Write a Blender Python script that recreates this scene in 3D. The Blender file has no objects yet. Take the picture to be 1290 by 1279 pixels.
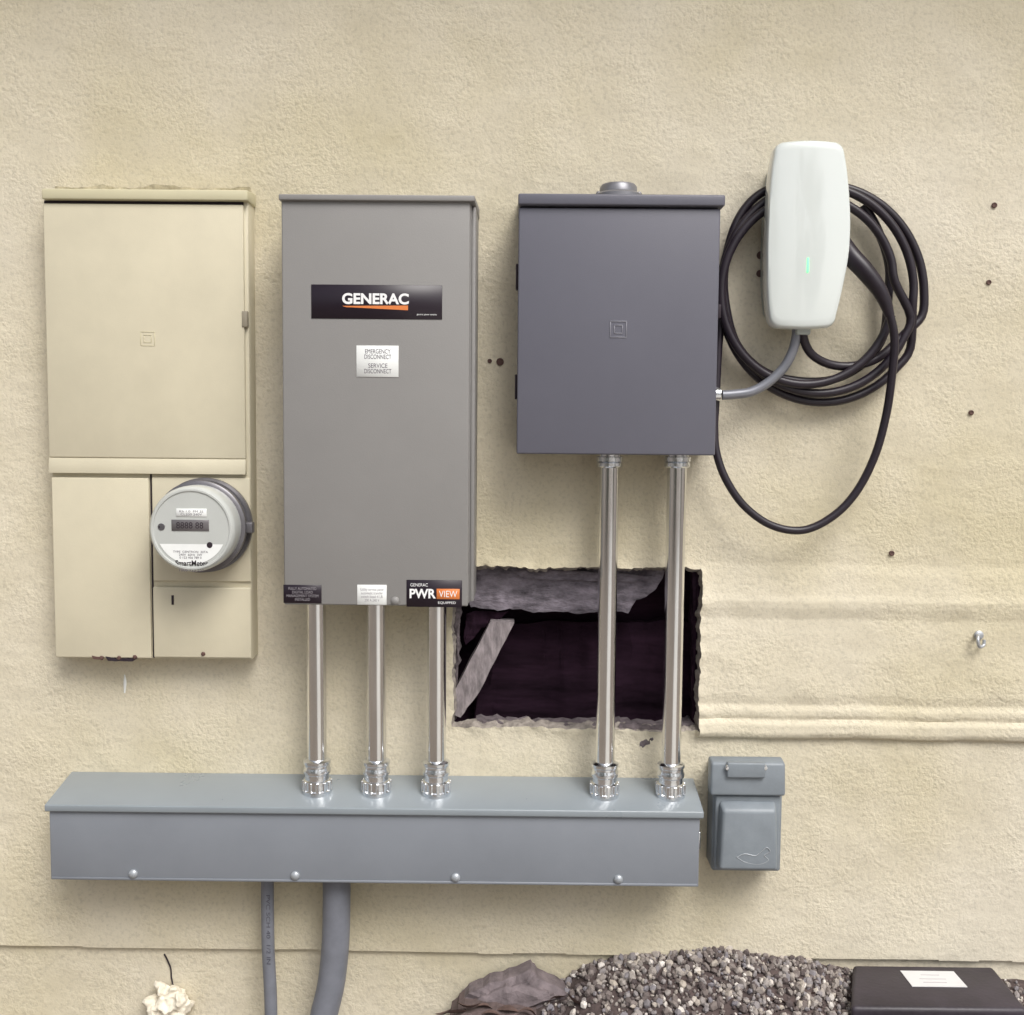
import bpy, bmesh, math, random
from mathutils import Vector, Matrix, noise, Euler
random.seed(7)
scene = bpy.context.scene
rad = math.radians

# ---------------------------------------------------------------- camera
CAM_D, CAM_H, F = 2.03, 1.12, 1354.0
camd = bpy.data.cameras.new("camera"); cam = bpy.data.objects.new("camera", camd)
scene.collection.objects.link(cam); scene.camera = cam
camd.sensor_fit = 'HORIZONTAL'; camd.sensor_width = 36; camd.lens = 36*F/1290
camd.clip_start = 0.05; camd.clip_end = 2000
RC = (Matrix.Rotation(rad(0.35), 3, 'Z') @ Matrix.Rotation(rad(90-4.3), 3, 'X') @ Matrix.Rotation(rad(0.5), 3, 'Z'))
CL = Vector((0, -CAM_D, CAM_H))
cam.location = CL; cam.rotation_euler = RC.to_euler()

def S(u, v, d=0.0):
    """unproject image pixel coordinates (u,v) through the camera to metres on the plane standing d in front of the wall"""
    r = RC @ Vector(((u-645)/F, -(v-639.5)/F, -1))
    t = (-d-CL.y)/r.y
    return CL + r*t
def RECT(u0, v0, u1, v1, d=0.0):
    a, b, c, e = S(u0, v0, d), S(u1, v0, d), S(u0, v1, d), S(u1, v1, d)
    return (a.x+c.x)/2, (b.x+e.x)/2, (c.z+e.z)/2, (a.z+b.z)/2   # x0,x1,z0,z1

# ---------------------------------------------------------------- materials
def lin(c):
    c = c/255
    return c/12.92 if c <= .04045 else ((c+.055)/1.055)**2.4
def rgb(r, g, b, k=1.0): return (lin(r)*k, lin(g)*k, lin(b)*k, 1)
MATS = {}
def mat(name, col, rough=.5, metal=0, var=.06, vscale=6, bump=0, bscale=600, coat=0, spec=.5, emis=None, estr=0, streak=None, bdist=.0006):
    if name in MATS: return MATS[name]
    m = bpy.data.materials.new(name); m.use_nodes = True
    nt = m.node_tree; N = nt.nodes; L = nt.links
    b = N["Principled BSDF"]
    tc = N.new("ShaderNodeTexCoord")
    mp = N.new("ShaderNodeMapping"); L.new(tc.outputs["Object"], mp.inputs[0])
    if streak: mp.inputs["Scale"].default_value = streak
    n = N.new("ShaderNodeTexNoise"); n.inputs["Scale"].default_value = vscale; n.inputs["Detail"].default_value = 5
    n.inputs["Roughness"].default_value = .65
    L.new(mp.outputs[0], n.inputs["Vector"])
    mr = N.new("ShaderNodeMapRange"); mr.inputs[1].default_value = .3; mr.inputs[2].default_value = .7
    mr.inputs[3].default_value = 1-var; mr.inputs[4].default_value = 1+var
    L.new(n.outputs["Fac"], mr.inputs[0])
    mx = N.new("ShaderNodeVectorMath"); mx.operation = 'SCALE'; mx.inputs[0].default_value = col[:3]
    L.new(mr.outputs[0], mx.inputs["Scale"]); L.new(mx.outputs[0], b.inputs["Base Color"])
    rr = N.new("ShaderNodeMapRange"); rr.inputs[3].default_value = max(.02, rough-.05); rr.inputs[4].default_value = rough+.07
    L.new(n.outputs["Fac"], rr.inputs[0]); L.new(rr.outputs[0], b.inputs["Roughness"])
    b.inputs["Metallic"].default_value = metal
    b.inputs["Specular IOR Level"].default_value = spec
    b.inputs["Coat Weight"].default_value = coat; b.inputs["Coat Roughness"].default_value = .04
    if bump:
        n2 = N.new("ShaderNodeTexNoise"); n2.inputs["Scale"].default_value = bscale; n2.inputs["Detail"].default_value = 2
        L.new(mp.outputs[0] if streak else tc.outputs["Object"], n2.inputs["Vector"])
        bp = N.new("ShaderNodeBump"); bp.inputs["Strength"].default_value = bump; bp.inputs["Distance"].default_value = bdist
        L.new(n2.outputs["Fac"], bp.inputs["Height"]); L.new(bp.outputs[0], b.inputs["Normal"])
    if emis:
        b.inputs["Emission Color"].default_value = emis; b.inputs["Emission Strength"].default_value = estr
    MATS[name] = m; return m

M_cream = mat("cream_enamel", rgb(215,207,182,.93), .5, var=.07, vscale=5, bump=.25, bscale=420)
M_creamd = mat("cream_enamel_edge", rgb(209,202,170,.93), .5, var=.06)
M_gen = mat("warm_grey_powdercoat", rgb(149,147,145,.84), .5, var=.05, vscale=3, bump=.35, bscale=700)
M_sqd = mat("slate_grey_powdercoat", rgb(102,102,113,.92), .42, var=.05, vscale=3, bump=.35, bscale=700)
M_tr = mat("galvanneal_grey_paint", rgb(141,146,154,.84), .40, var=.07, vscale=4, bump=.15, bscale=500)
M_trl = mat("galvanneal_grey_lid", rgb(148,156,162,.86), .28, var=.04, vscale=7, bump=.1, bscale=300)
M_out = mat("outlet_grey_paint", rgb(139,147,154,.84), .42, var=.1, vscale=20, bump=.3, bscale=300)
M_emt = mat("galvanised_steel", (.82,.82,.82,1), .16, metal=1, var=.09, vscale=60, bump=.10, bscale=90, streak=(1,1,.12))
M_zinc = mat("zinc_fitting", (.80,.82,.85,1), .2, metal=1, var=.14, vscale=60, bump=.6, bscale=160)
M_alu = mat("cast_hub", (.24,.24,.26,1), .4, metal=.5, var=.1, vscale=60)
M_pvc = mat("grey_pvc", rgb(126,129,138,.86), .45, var=.14, vscale=20)
M_white = mat("white_glass", rgb(224,230,227,.93), .1, var=.01, coat=1)
M_whiteb = mat("white_plastic_back", rgb(186,194,190,.9), .4, var=.02)
M_black = mat("black_label", rgb(32,21,33), .35, var=.05)
M_rub = mat("black_rubber_cable", rgb(34,26,36), .4, var=.15, vscale=30)
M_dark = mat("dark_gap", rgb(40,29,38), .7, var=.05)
M_lab = mat("white_label", rgb(238,240,238,.97), .8, var=.03, vscale=40, spec=.2)
M_ink = mat("label_ink", rgb(105,98,108), .8, var=.02)
M_wht = mat("white_ink", rgb(240,240,240), .5, var=.01)
M_org = mat("orange_ink", rgb(222,128,66), .5, var=.01)
M_led = mat("green_led", (.1,.8,.2,1), .4, emis=(.12,1,.22,1), estr=2.6)
M_lcd = mat("meter_lcd", rgb(104,100,102), .2, var=.05)
M_face = mat("meter_face", rgb(205,208,204,.88), .35, var=.05, coat=.5)
M_ring = mat("meter_ring", rgb(118,116,120,.9), .35, metal=.5, var=.1, vscale=40)
M_wood = mat("old_wood", rgb(134,126,128), .85, var=.5, vscale=90, bump=1, bscale=90, streak=(1,1,.3), bdist=.003)
M_paper = mat("weathered_sheathing", rgb(112,106,114), .9, var=.75, vscale=32, bump=1, bscale=110, streak=(.6,1,1.3), bdist=.004, spec=.2)
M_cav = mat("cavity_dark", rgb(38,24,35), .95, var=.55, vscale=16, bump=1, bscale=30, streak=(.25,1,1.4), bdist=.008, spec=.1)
M_conc = mat("broken_mortar", rgb(146,138,130), .9, var=.4, vscale=60, bump=1, bscale=140, bdist=.002)
M_concd = mat("dirty_mortar", rgb(104,95,98), .9, var=.5, vscale=60, bump=1, bscale=140, bdist=.002)
M_rust = mat("rusty_screw", rgb(92,68,62), .7, var=.2, vscale=200)
M_bait = mat("black_plastic_box", rgb(54,48,56), .45, var=.3, vscale=15, bump=.8, bscale=120)
M_stone = mat("flagstone", rgb(112,102,104), .85, var=.45, vscale=30, bump=1, bscale=120, bdist=.002)
M_foam = mat("crumpled_foam", rgb(226,218,200), .7, var=.12, vscale=60, bump=.6, bscale=150)

# ---------------------------------------------------------------- mesh helpers
def link(o, parent=None):
    scene.collection.objects.link(o)
    if parent is not None:
        o.parent = parent; o.matrix_parent_inverse = Matrix.Translation(-parent.location)
    return o
def empty(name, loc):
    e = bpy.data.objects.new(name, None); e.location = loc; e.empty_display_size = .05
    scene.collection.objects.link(e); return e
def from_bm(bm, name, m, parent=None, smooth=False, angle=35):
    me = bpy.data.meshes.new(name); bmesh.ops.recalc_face_normals(bm, faces=bm.faces); bm.to_mesh(me); bm.free()
    if m: me.materials.append(m)
    if smooth:
        me.polygons.foreach_set("use_smooth", [True]*len(me.polygons)); me.set_sharp_from_angle(angle=rad(angle))
    return link(bpy.data.objects.new(name, me), parent)
def prism(name, pts8, m, parent=None, bev=.002, seg=2):
    bm = bmesh.new(); v = [bm.verts.new(p) for p in pts8]
    for f in ((0,1,2,3),(7,6,5,4),(0,4,5,1),(1,5,6,2),(2,6,7,3),(3,7,4,0)): bm.faces.new([v[i] for i in f])
    if bev: bmesh.ops.bevel(bm, geom=bm.edges[:], offset=bev, segments=seg, profile=.5, affect='EDGES')
    return from_bm(bm, name, m, parent, True, 50)
def box(name, x0, x1, d0, d1, z0, z1, m, parent=None, bev=.002, seg=2):
    """d0 = back distance from wall, d1 = front distance"""
    y0, y1 = -d0, -d1
    return prism(name, [(x0,y0,z0),(x1,y0,z0),(x1,y0,z1),(x0,y0,z1),(x0,y1,z0),(x1,y1,z0),(x1,y1,z1),(x0,y1,z1)], m, parent, bev, seg)
def lathe(name, prof, m, parent=None, seg=40, mtx=None, angle=35):
    bm = bmesh.new(); rings = []
    for r, z in prof:
        if r < 1e-6: rings.append([bm.verts.new((0,0,z))])
        else: rings.append([bm.verts.new((r*math.cos(2*math.pi*i/seg), r*math.sin(2*math.pi*i/seg), z)) for i in range(seg)])
    for a, b in zip(rings, rings[1:]):
        for i in range(seg):
            j = (i+1) % seg
            if len(a) == 1 and len(b) == 1: continue
            if len(a) == 1: bm.faces.new((a[0], b[i], b[j]))
            elif len(b) == 1: bm.faces.new((a[i], a[j], b[0]))
            else: bm.faces.new((a[i], a[j], b[j], b[i]))
    if mtx is not None: bm.transform(mtx)
    return from_bm(bm, name, m, parent, True, angle)
def outY(loc):      # lathe axis z -> pointing out of the wall (-Y)
    return Matrix.Translation(loc) @ Matrix.Rotation(rad(90), 4, 'X')
def catmull(P, n=10):
    P = [Vector(p) for p in P]; Q = [P[0]*2-P[1]] + P + [P[-1]*2-P[-2]]; out = []
    for i in range(1, len(Q)-2):
        a, b, c, d = Q[i-1:i+3]
        for k in range(n):
            t = k/n
            out.append(.5*((2*b)+(c-a)*t+(2*a-5*b+4*c-d)*t*t+(3*b-a-3*c+d)*t**3))
    out.append(P[-1]); return out
def tube(name, P, r, m, parent=None, seg=14, n=10, radii=None):
    pts = catmull(P, n); bm = bmesh.new(); rings = []
    R = None
    if radii: R = [x.x for x in catmull([(q,0,0) for q in radii], n)]
    t0 = (pts[1]-pts[0]).normalized(); up = t0.orthogonal().normalized()
    for i, p in enumerate(pts):
        t = (pts[min(i+1, len(pts)-1)]-pts[max(i-1, 0)]).normalized()
        up = (up - t*up.dot(t)).normalized(); s = t.cross(up); rr = R[i] if R else r
        rings.append([bm.verts.new(p+(up*math.cos(a)+s*math.sin(a))*rr) for a in [2*math.pi*k/seg for k in range(seg)]])
    for a, b in zip(rings, rings[1:]):
        for i in range(seg): bm.faces.new((a[i], a[(i+1)%seg], b[(i+1)%seg], b[i]))
    bm.faces.new(rings[0]); bm.faces.new(rings[-1])
    return from_bm(bm, name, m, parent, True, 60)
def text(name, body, u0, v0, u1, v1, d, m, parent, bold=0., shear=0., rot=False):
    c = bpy.data.curves.new(name, 'FONT'); c.body = body; c.extrude = 0; c.offset = bold; c.shear = shear
    c.align_x = 'CENTER'; c.space_line = .95
    o = bpy.data.objects.new(name, c); scene.collection.objects.link(o)
    dg = bpy.context.evaluated_depsgraph_get(); me = bpy.data.meshes.new_from_object(o.evaluated_get(dg))
    bpy.data.objects.remove(o)
    vs = me.vertices
    if rot:
        for q in vs: q.co = Vector((q.co.y, -q.co.x, 0))
    xs = [q.co.x for q in vs]; ys = [q.co.y for q in vs]
    x0, x1, z0, z1 = RECT(u0, v0, u1, v1, d)
    ax, bx, ay, by = min(xs), max(xs), min(ys), max(ys)
    for q in vs:
        q.co = Vector((x0+(q.co.x-ax)/(bx-ax)*(x1-x0), -d, z0+(q.co.y-ay)/(by-ay)*(z1-z0)))
    me.materials.clear(); me.materials.append(m); me.name = name
    return link(bpy.data.objects.new(name, me), parent)
def plate(name, u0, v0, u1, v1, d, m, parent, th=.0008, bev=.0003):
    x0, x1, z0, z1 = RECT(u0, v0, u1, v1, d)
    return box(name, x0, x1, d-th, d, z0, z1, m, parent, bev, 1)

# ---------------------------------------------------------------- stucco wall
def stucco_mat():
    m = bpy.data.materials.new("painted_stucco"); m.use_nodes = True
    nt = m.node_tree; N = nt.nodes; L = nt.links; b = N["Principled BSDF"]
    tc = N.new("ShaderNodeTexCoord")
    def nz(scale, det=4, ro=.55, vec=None):
        n = N.new("ShaderNodeTexNoise"); n.inputs["Scale"].default_value = scale; n.inputs["Detail"].default_value = det
        n.inputs["Roughness"].default_value = ro; L.new(vec or tc.outputs["Object"], n.inputs["Vector"]); return n
    big = nz(1.7, 4); med = nz(6, 5, .7); fine = nz(135, 3, .6); grit = nz(380, 2, .6)
    cr = N.new("ShaderNodeValToRGB"); e = cr.color_ramp.elements
    e[0].position = .33; e[0].color = rgb(208,198,168,.94); e[1].position = .66; e[1].color = rgb(222,214,195,.96)
    q = e.new(.5); q.color = rgb(217,208,185,.95)
    L.new(big.outputs["Fac"], cr.inputs[0])
    mr = N.new("ShaderNodeMapRange"); mr.inputs[1].default_value = .25; mr.inputs[2].default_value = .75
    mr.inputs[3].default_value = .93; mr.inputs[4].default_value = 1.05; L.new(med.outputs["Fac"], mr.inputs[0])
    mr2 = N.new("ShaderNodeMapRange"); mr2.inputs[1].default_value = .30; mr2.inputs[2].default_value = .50
    mr2.inputs[3].default_value = .86; mr2.inputs[4].default_value = 1.01; L.new(fine.outputs["Fac"], mr2.inputs[0])
    mul = N.new("ShaderNodeMath"); mul.operation = 'MULTIPLY'; L.new(mr.outputs[0], mul.inputs[0]); L.new(mr2.outputs[0], mul.inputs[1])
    sc = N.new("ShaderNodeVectorMath"); sc.operation = 'SCALE'; L.new(cr.outputs[0], sc.inputs[0]); L.new(mul.outputs[0], sc.inputs["Scale"])
    L.new(sc.outputs[0], b.inputs["Base Color"]); b.inputs["Roughness"].default_value = .75
    b.inputs["Specular IOR Level"].default_value = .3
    # trowelled sand finish: rough in patches, smooth elsewhere, with broad trowel drags
    mm = N.new("ShaderNodeMapRange"); mm.inputs[1].default_value = .42; mm.inputs[2].default_value = .60
    mm.inputs[3].default_value = .2; mm.inputs[4].default_value = 1.0; L.new(med.outputs["Fac"], mm.inputs[0])
    f2 = N.new("ShaderNodeMath"); f2.operation = 'MULTIPLY'; L.new(fine.outputs["Fac"], f2.inputs[0]); L.new(mm.outputs[0], f2.inputs[1])
    mp = N.new("ShaderNodeMapping"); mp.inputs["Rotation"].default_value = (0, rad(35), 0); mp.inputs["Scale"].default_value = (.55, 1, 1.2)
    L.new(tc.outputs["Object"], mp.inputs[0]); drag = nz(12, 2, .5, mp.outputs[0])
    b0 = N.new("ShaderNodeBump"); b0.inputs["Strength"].default_value = .22; b0.inputs["Distance"].default_value = .012
    L.new(drag.outputs["Fac"], b0.inputs["Height"])
    b1 = N.new("ShaderNodeBump"); b1.inputs["Strength"].default_value = .75; b1.inputs["Distance"].default_value = .0038
    L.new(f2.outputs[0], b1.inputs["Height"]); L.new(b0.outputs[0], b1.inputs["Normal"])
    b2 = N.new("ShaderNodeBump"); b2.inputs["Strength"].default_value = .45; b2.inputs["Distance"].default_value = .0009
    L.new(grit.outputs["Fac"], b2.inputs["Height"]); L.new(b1.outputs[0], b2.inputs["Normal"])
    L.new(b2.outputs[0], b.inputs["Normal"])
    return m
M_stucco = stucco_mat()

hx0, hx1, hz0, hz1 = RECT(571, 714, 881, 917, 0)
def frange(a, b, s):
    n = max(1, round((b-a)/s)); return [a+(b-a)*i/n for i in range(n)]
xs = [-6,-5,-4,-3,-2.2,-1.6] + frange(-1.25, hx0, .0065) + frange(hx0, hx1, .004) + frange(hx1, 1.25, .0065) + [1.25,1.6,2.2,3,4,5,6]
zA = S(1080, 945).z; zB = S(1080, 703).z; zL = S(645, 1202).z
zs = [-.3, -.1] + frange(-.09, zL-.012, .006) + frange(zL-.012, zL+.012, .002) + frange(zL+.012, hz0 if hz0 < zA else zA, .006)
hi = max(hz1, zB)
zs += frange(min(hz0, zA), max(hz0, zA), .003)
zs += frange(max(hz0, zA), min(hz1, zB), .003) + frange(min(hz1, zB), hi, .003) + frange(hi, 2.1, .006) + [2.1, 2.3, 2.5]
zs = sorted(set(round(z, 6) for z in zs)); xs = sorted(set(round(x, 6) for x in xs))
ih = [i for i, x in enumerate(xs) if hx0-1e-4 <= x <= hx1+1e-4]; jh = [j for j, z in enumerate(zs) if hz0-1e-4 <= z <= hz1+1e-4]
PROF = [(700,0),(712,0),(724,.004),(738,.0065),(750,.009),(758,.0125),(766,.012),(780,.0075),(795,.0085),(830,.010),(876,.0095),(888,.0065),(895,.0105),(901,.0105),(906,.0075),(912,.0135),(923,.0145),(929,.0105),(932,0),(960,0)]
PZ = [(S(1080, v).z, p) for v, p in PROF][::-1]
def mould(z):
    if z <= PZ[0][0] or z >= PZ[-1][0]: return 0
    for (a, p), (b, q) in zip(PZ, PZ[1:]):
        if a <= z <= b: return p+(q-p)*(z-a)/(b-a)
    return 0
def relief(x, z):
    y = 0
    if abs(x) < 1.5 and z < 2.2:
        y += .003*noise.noise(Vector((x*3.1, z*3.1, 1))) + .0016*noise.noise(Vector((x*11, z*11, 5))) + .0006*noise.noise(Vector((x*45, z*45, 9)))
    if z < 2.2:
        if x > hx1-.001: 
            wob = .003*noise.noise(Vector((x*7, 0, 3)))+.001*noise.noise(Vector((x*30, 0, 3)))
            y += mould(z+wob+(x-.64)*.004)*(1+.22*noise.noise(Vector((x*15, z*15, 2))))
        if z < zL + .003*noise.noise(Vector((x*9, 4, 4))) - x*.005: y -= .011
    return -y
bm = bmesh.new(); V = []
def falloff(x, z):
    dx = max(hx0-x, 0, x-hx1); dz = max(hz0-z, 0, z-hz1)
    return max(0, 1-math.hypot(dx, dz)/.035)
for i, x in enumerate(xs):
    col = []
    for j, z in enumerate(zs):
        f = falloff(x, z); wx = wz = 0
        if f > 0:
            wx = f*(.005*noise.noise(Vector((x*14, z*14, 0)))+.003*noise.noise(Vector((x*60, z*60, 7)))+.002*noise.noise(Vector((x*150, z*150, 7))))
            wz = f*(.006*noise.noise(Vector((x*12, z*12, 30)))+.0035*noise.noise(Vector((x*55, z*55, 37)))+.0025*noise.noise(Vector((x*150, z*150, 37))))
        col.append(bm.verts.new((x+wx, relief(x, z)+f*f*(-.004+.005*noise.noise(Vector((x*40, z*40, 3)))), z+wz)))
    V.append(col)
i0, i1, j0, j1 = ih[0], ih[-1], jh[0], jh[-1]
for i in range(len(xs)-1):
    for j in range(len(zs)-1):
        if i0 <= i < i1 and j0 <= j < j1: continue
        bm.faces.new((V[i][j], V[i+1][j], V[i+1][j+1], V[i][j+1]))
loop = [V[i][j0] for i in range(i0, i1)] + [V[i1][j] for j in range(j0, j1)] + [V[i][j1] for i in range(i1, i0, -1)] + [V[i0][j] for j in range(j1, j0, -1)]
cx, cz = (hx0+hx1)/2, (hz0+hz1)/2
prev = loop
for k, dy in enumerate((.006, .016, .028)):
    nxt = []
    for v in loop:
        n1 = noise.noise(Vector((v.co.x*45, v.co.z*45, 20+k*5))) + .5*noise.noise(Vector((v.co.x*130, v.co.z*130, k)))
        nxt.append(bm.verts.new((v.co.x-(v.co.x-cx)*(.012+.02*n1), dy, v.co.z-(v.co.z-cz)*(.03+.05*n1))))
    for a in range(len(loop)):
        b_ = (a+1) % len(loop); f = bm.faces.new((prev[a], prev[b_], nxt[b_], nxt[a])); f.material_index = 1
    prev = nxt
me = bpy.data.meshes.new("stucco_face"); bmesh.ops.recalc_face_normals(bm, faces=bm.faces); bm.to_mesh(me); bm.free()
me.materials.append(M_stucco); me.materials.append(M_conc)
me.polygons.foreach_set("use_smooth", [True]*len(me.polygons)); me.set_sharp_from_angle(angle=rad(45))
wall = empty("stucco_wall", (0,0,0))
link(bpy.data.objects.new("stucco_face", me), wall)
# house returns; unseen roof eave added and sized to shade the wall top
box("wall_return_a", -6.25, -6.001, -4, .0, -.3, 2.5, M_stucco, wall, 0)
box("wall_return_b", 6.001, 6.25, -4, .0, -.3, 2.5, M_stucco, wall, 0)
M_eave = mat("painted_soffit", rgb(190,180,160,.8), .7)
M_roof = mat("roof_shingles", rgb(100,90,85), .9, var=.3, vscale=30)
box("added_soffit", -6.4, 6.4, -4.1, .46, 2.502, 2.6, M_eave, wall, .004)
box("added_roof_deck", -6.5, 6.5, -4.2, .52, 2.603, 2.7, M_roof, wall, .004)
# cavity behind the opening
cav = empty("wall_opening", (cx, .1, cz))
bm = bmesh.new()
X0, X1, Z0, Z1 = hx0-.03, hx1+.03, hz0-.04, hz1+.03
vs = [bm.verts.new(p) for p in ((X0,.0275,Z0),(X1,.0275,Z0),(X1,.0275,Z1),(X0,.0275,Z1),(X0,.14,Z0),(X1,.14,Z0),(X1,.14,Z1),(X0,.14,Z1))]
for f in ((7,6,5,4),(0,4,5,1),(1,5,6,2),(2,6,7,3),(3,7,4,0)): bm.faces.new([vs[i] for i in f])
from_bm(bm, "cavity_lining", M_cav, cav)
def slab(name, outline, d0, d1, m, parent, sub=5, amp=.003, fs=40, crumple=0, flat=False):
    """irregular broken slab from a polygon outline; front face subdivided and roughened"""
    P = []
    n = len(outline)
    for k in range(n):
        a, b = Vector(outline[k]), Vector(outline[(k+1)%n])
        for t in range(sub): P.append(a+(b-a)*t/sub)
    bm = bmesh.new(); F_, B_ = [], []
    for p in P:
        q = S(p.x, p.y, d1); ox = amp*noise.noise(Vector((q.x*fs, q.z*fs, 1))); oz = amp*noise.noise(Vector((q.x*fs, q.z*fs, 11)))
        F_.append(bm.verts.new((q.x+ox, -d1, q.z+oz))); B_.append(bm.verts.new((q.x+ox*1.5, -d0, q.z+oz*1.5)))
    n = len(P)
    for k in range(n): bm.faces.new((F_[k], F_[(k+1)%n], B_[(k+1)%n], B_[k]))
    ff = bm.faces.new(F_); bm.faces.new(B_)
    r = bmesh.ops.triangulate(bm, faces=[ff])
    for _ in range(2):
        fr = set(f for f in bm.faces if all(abs(v.co.y+d1) < 1e-6 for v in f.verts))
        es = list({e for f in fr for e in f.edges})
        bmesh.ops.subdivide_edges(bm, edges=[e for e in es if e.calc_length() > .012], cuts=1)
        bmesh.ops.triangulate(bm, faces=[f for f in bm.faces if len(f.verts) > 3])
    for v in bm.verts:
        if abs(v.co.y+d1) < 1e-6:
            v.co.y += (amp*.5+crumple)*noise.noise(Vector((v.co.x*fs, v.co.z*fs, 21))) + crumple*.5*noise.noise(Vector((v.co.x*fs*3, v.co.z*fs*3, 4)))
    return from_bm(bm, name, m, parent, not flat, 50)
slab("header_board", [(584,712),(640,708),(760,712),(838,718),(834,730),(826,742),(814,752),(800,757),(792,773),(765,768),(730,774),(700,770),(670,772),(655,767),(628,769),(592,765)], -.06, -.036, M_paper, cav, 6, .003, 90, .0006)
slab("header_splinter", [(640,716),(720,719),(800,724),(826,728),(800,733),(720,731),(660,729)], -.037, -.030, M_paper, cav, 6, .003, 80, .0006)
slab("diagonal_brace", [(618,783),(648,785),(638,804),(604,872),(580,904),(562,898),(574,868)], -.07, -.022, M_wood, cav, 5, .0015, 70, .0006)
slab("side_stud", [(555,758),(574,764),(582,772),(576,800),(580,826),(572,850),(574,905),(555,915)], -.06, -.035, M_concd, cav, 5, .006, 60, .004)
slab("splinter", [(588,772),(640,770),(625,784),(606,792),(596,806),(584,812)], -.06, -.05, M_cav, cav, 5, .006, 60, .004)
slab("sill_mortar", [(600,908),(640,912),(700,914),(780,912),(830,916),(870,911),(885,914),(885,935),(600,935)], -.06, -.012, M_concd, cav, 8, .005, 90, .002)
slab("jamb_mortar", [(872,712),(890,712),(890,925),(873,925)], -.05, -.014, M_cav, cav, 12, .006, 50, .004)
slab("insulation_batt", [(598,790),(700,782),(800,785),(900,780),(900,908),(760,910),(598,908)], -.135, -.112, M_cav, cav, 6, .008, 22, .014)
slab("chipped_mortar", [(778,914),(800,912),(834,914),(834,928),(820,937),(806,944),(795,938),(786,926)], -.003, .0015, M_concd, cav, 5, .004, 90, .001)

# ---------------------------------------------------------------- ground
GZ = -.09
bm = bmesh.new()
vs = [bm.verts.new(p) for p in ((-400,-400,GZ),(400,-400,GZ),(400,400,GZ),(-400,400,GZ))]; bm.faces.new(vs)
M_soil = mat("dry_soil", rgb(122,112,102), .95, var=.3, vscale=8, bump=1, bscale=60)
from_bm(bm, "ground", M_soil)
M_pav = mat("concrete", rgb(205,202,196), .85, var=.1, vscale=5, bump=.6, bscale=200)
prism("added_reflection_path", [(.15,-.9,GZ-.1),(1.3,-.9,GZ-.1),(1.3,-.9,GZ+.05),(.15,-.9,GZ+.05),(.9,-8.5,GZ-.1),(7.5,-8.5,GZ-.1),(7.5,-8.5,GZ+.05),(.9,-8.5,GZ+.05)], M_pav, None, .01)  # unseen path added as a bright stripe for the conduits to reflect

# trees and hedges added unseen behind the viewer, dark shapes for metal to reflect
def added_foliage(name, cx_, cy_, w_, dp, h_, nleaf, m, zb=0., trunk=None):
    bm = bmesh.new(); rnd = random.Random(len(name)*13+int(cx_*10))
    cl = []
    for _ in range(max(10, int(w_*h_*4))):
        cl.append((Vector((cx_+rnd.uniform(-.5,.5)*w_, cy_+rnd.uniform(-.5,.5)*dp, zb+h_*rnd.uniform(.05,.95))), rnd.uniform(.25,.6)))
    for k in range(nleaf):
        c, r = rnd.choice(cl); v = Vector((rnd.gauss(0,1), rnd.gauss(0,1), rnd.gauss(0,1))).normalized()*r*rnd.uniform(.6,1.05)
        p = c+v; s = rnd.uniform(.04,.09); q = Euler((rnd.random()*6, rnd.random()*6, rnd.random()*6)).to_matrix()
        bm.faces.new([bm.verts.new(p+q@Vector(a)*s) for a in ((-1,0,0),(0,-.5,0),(1.2,0,.1),(0,.5,0))])
    e_ = empty(name, (cx_, cy_, zb))
    from_bm(bm, "leaves", m, e_)
    if trunk:
        tube("trunk", [(cx_,cy_,GZ),(cx_+.05,cy_,1),(cx_-.05,cy_+.05,2),(cx_+.1,cy_,zb+h_*.6)], .15, mat("bark", rgb(90,75,65), .9), e_, 10, 5, radii=[.2,.15,.13,.05])
        for k in range(5):
            a = k*1.3; tube("limb_%d"%k, [(cx_,cy_,zb-.3+k*.15),(cx_+math.cos(a)*.6,cy_+math.sin(a)*.5,zb+.5),(cx_+math.cos(a)*1.1,cy_+math.sin(a)*.9,zb+1.1)], .05, MATS["bark"], e_, 8, 4, radii=[.07,.05,.02])
M_leaf = mat("leaf_green", rgb(78,88,62), .6, var=.4, vscale=2)
added_foliage("hedge", -5.0, -8.2, 8, 1.4, 2.4, 9000, M_leaf, GZ)
added_foliage("tree", 3.2, -10.5, 3.2, 3, 3.0, 9000, M_leaf, 1.9, True)
added_foliage("tree", -3.0, -12, 3.4, 3, 3.4, 9000, M_leaf, 2.2, True)
added_foliage("hedge", 9, -8.2, 4.5, 1.4, 1.8, 6000, M_leaf, GZ)

# gravel mound
gx = [S(u, 1260, 0).x for u in (640, 700, 750, 810, 900, 990, 1050, 1100, 1300)]
gh = [.0, .035, .078, .094, .106, .094, .072, .06, .05]
def gheight(x, d):
    if x <= gx[0]: h = max(GZ, gh[0]-(gx[0]-x)*.45)
    elif x >= gx[-1]: h = max(GZ, gh[-1]-(x-gx[-1])*.4)
    else:
        for k in range(len(gx)-1):
            if gx[k] <= x <= gx[k+1]:
                t = (x-gx[k])/(gx[k+1]-gx[k]); t = t*t*(3-2*t); h = gh[k]+(gh[k+1]-gh[k])*t; break
    t = max(0, 1-(d/.62)**1.25)
    return GZ+(h-GZ)*t - .004 + .006*noise.noise(Vector((x*9, d*9, 3)))
bm = bmesh.new()
nx, ny = 100, 28; G = []
for i in range(nx+1):
    x = -.45+1.75*i/nx
    G.append([bm.verts.new((x, .011-d, gheight(x, d)+.004*noise.noise(Vector((x*30, d*30, 0))))) for d in [.66*j/ny for j in range(ny+1)]])
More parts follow.
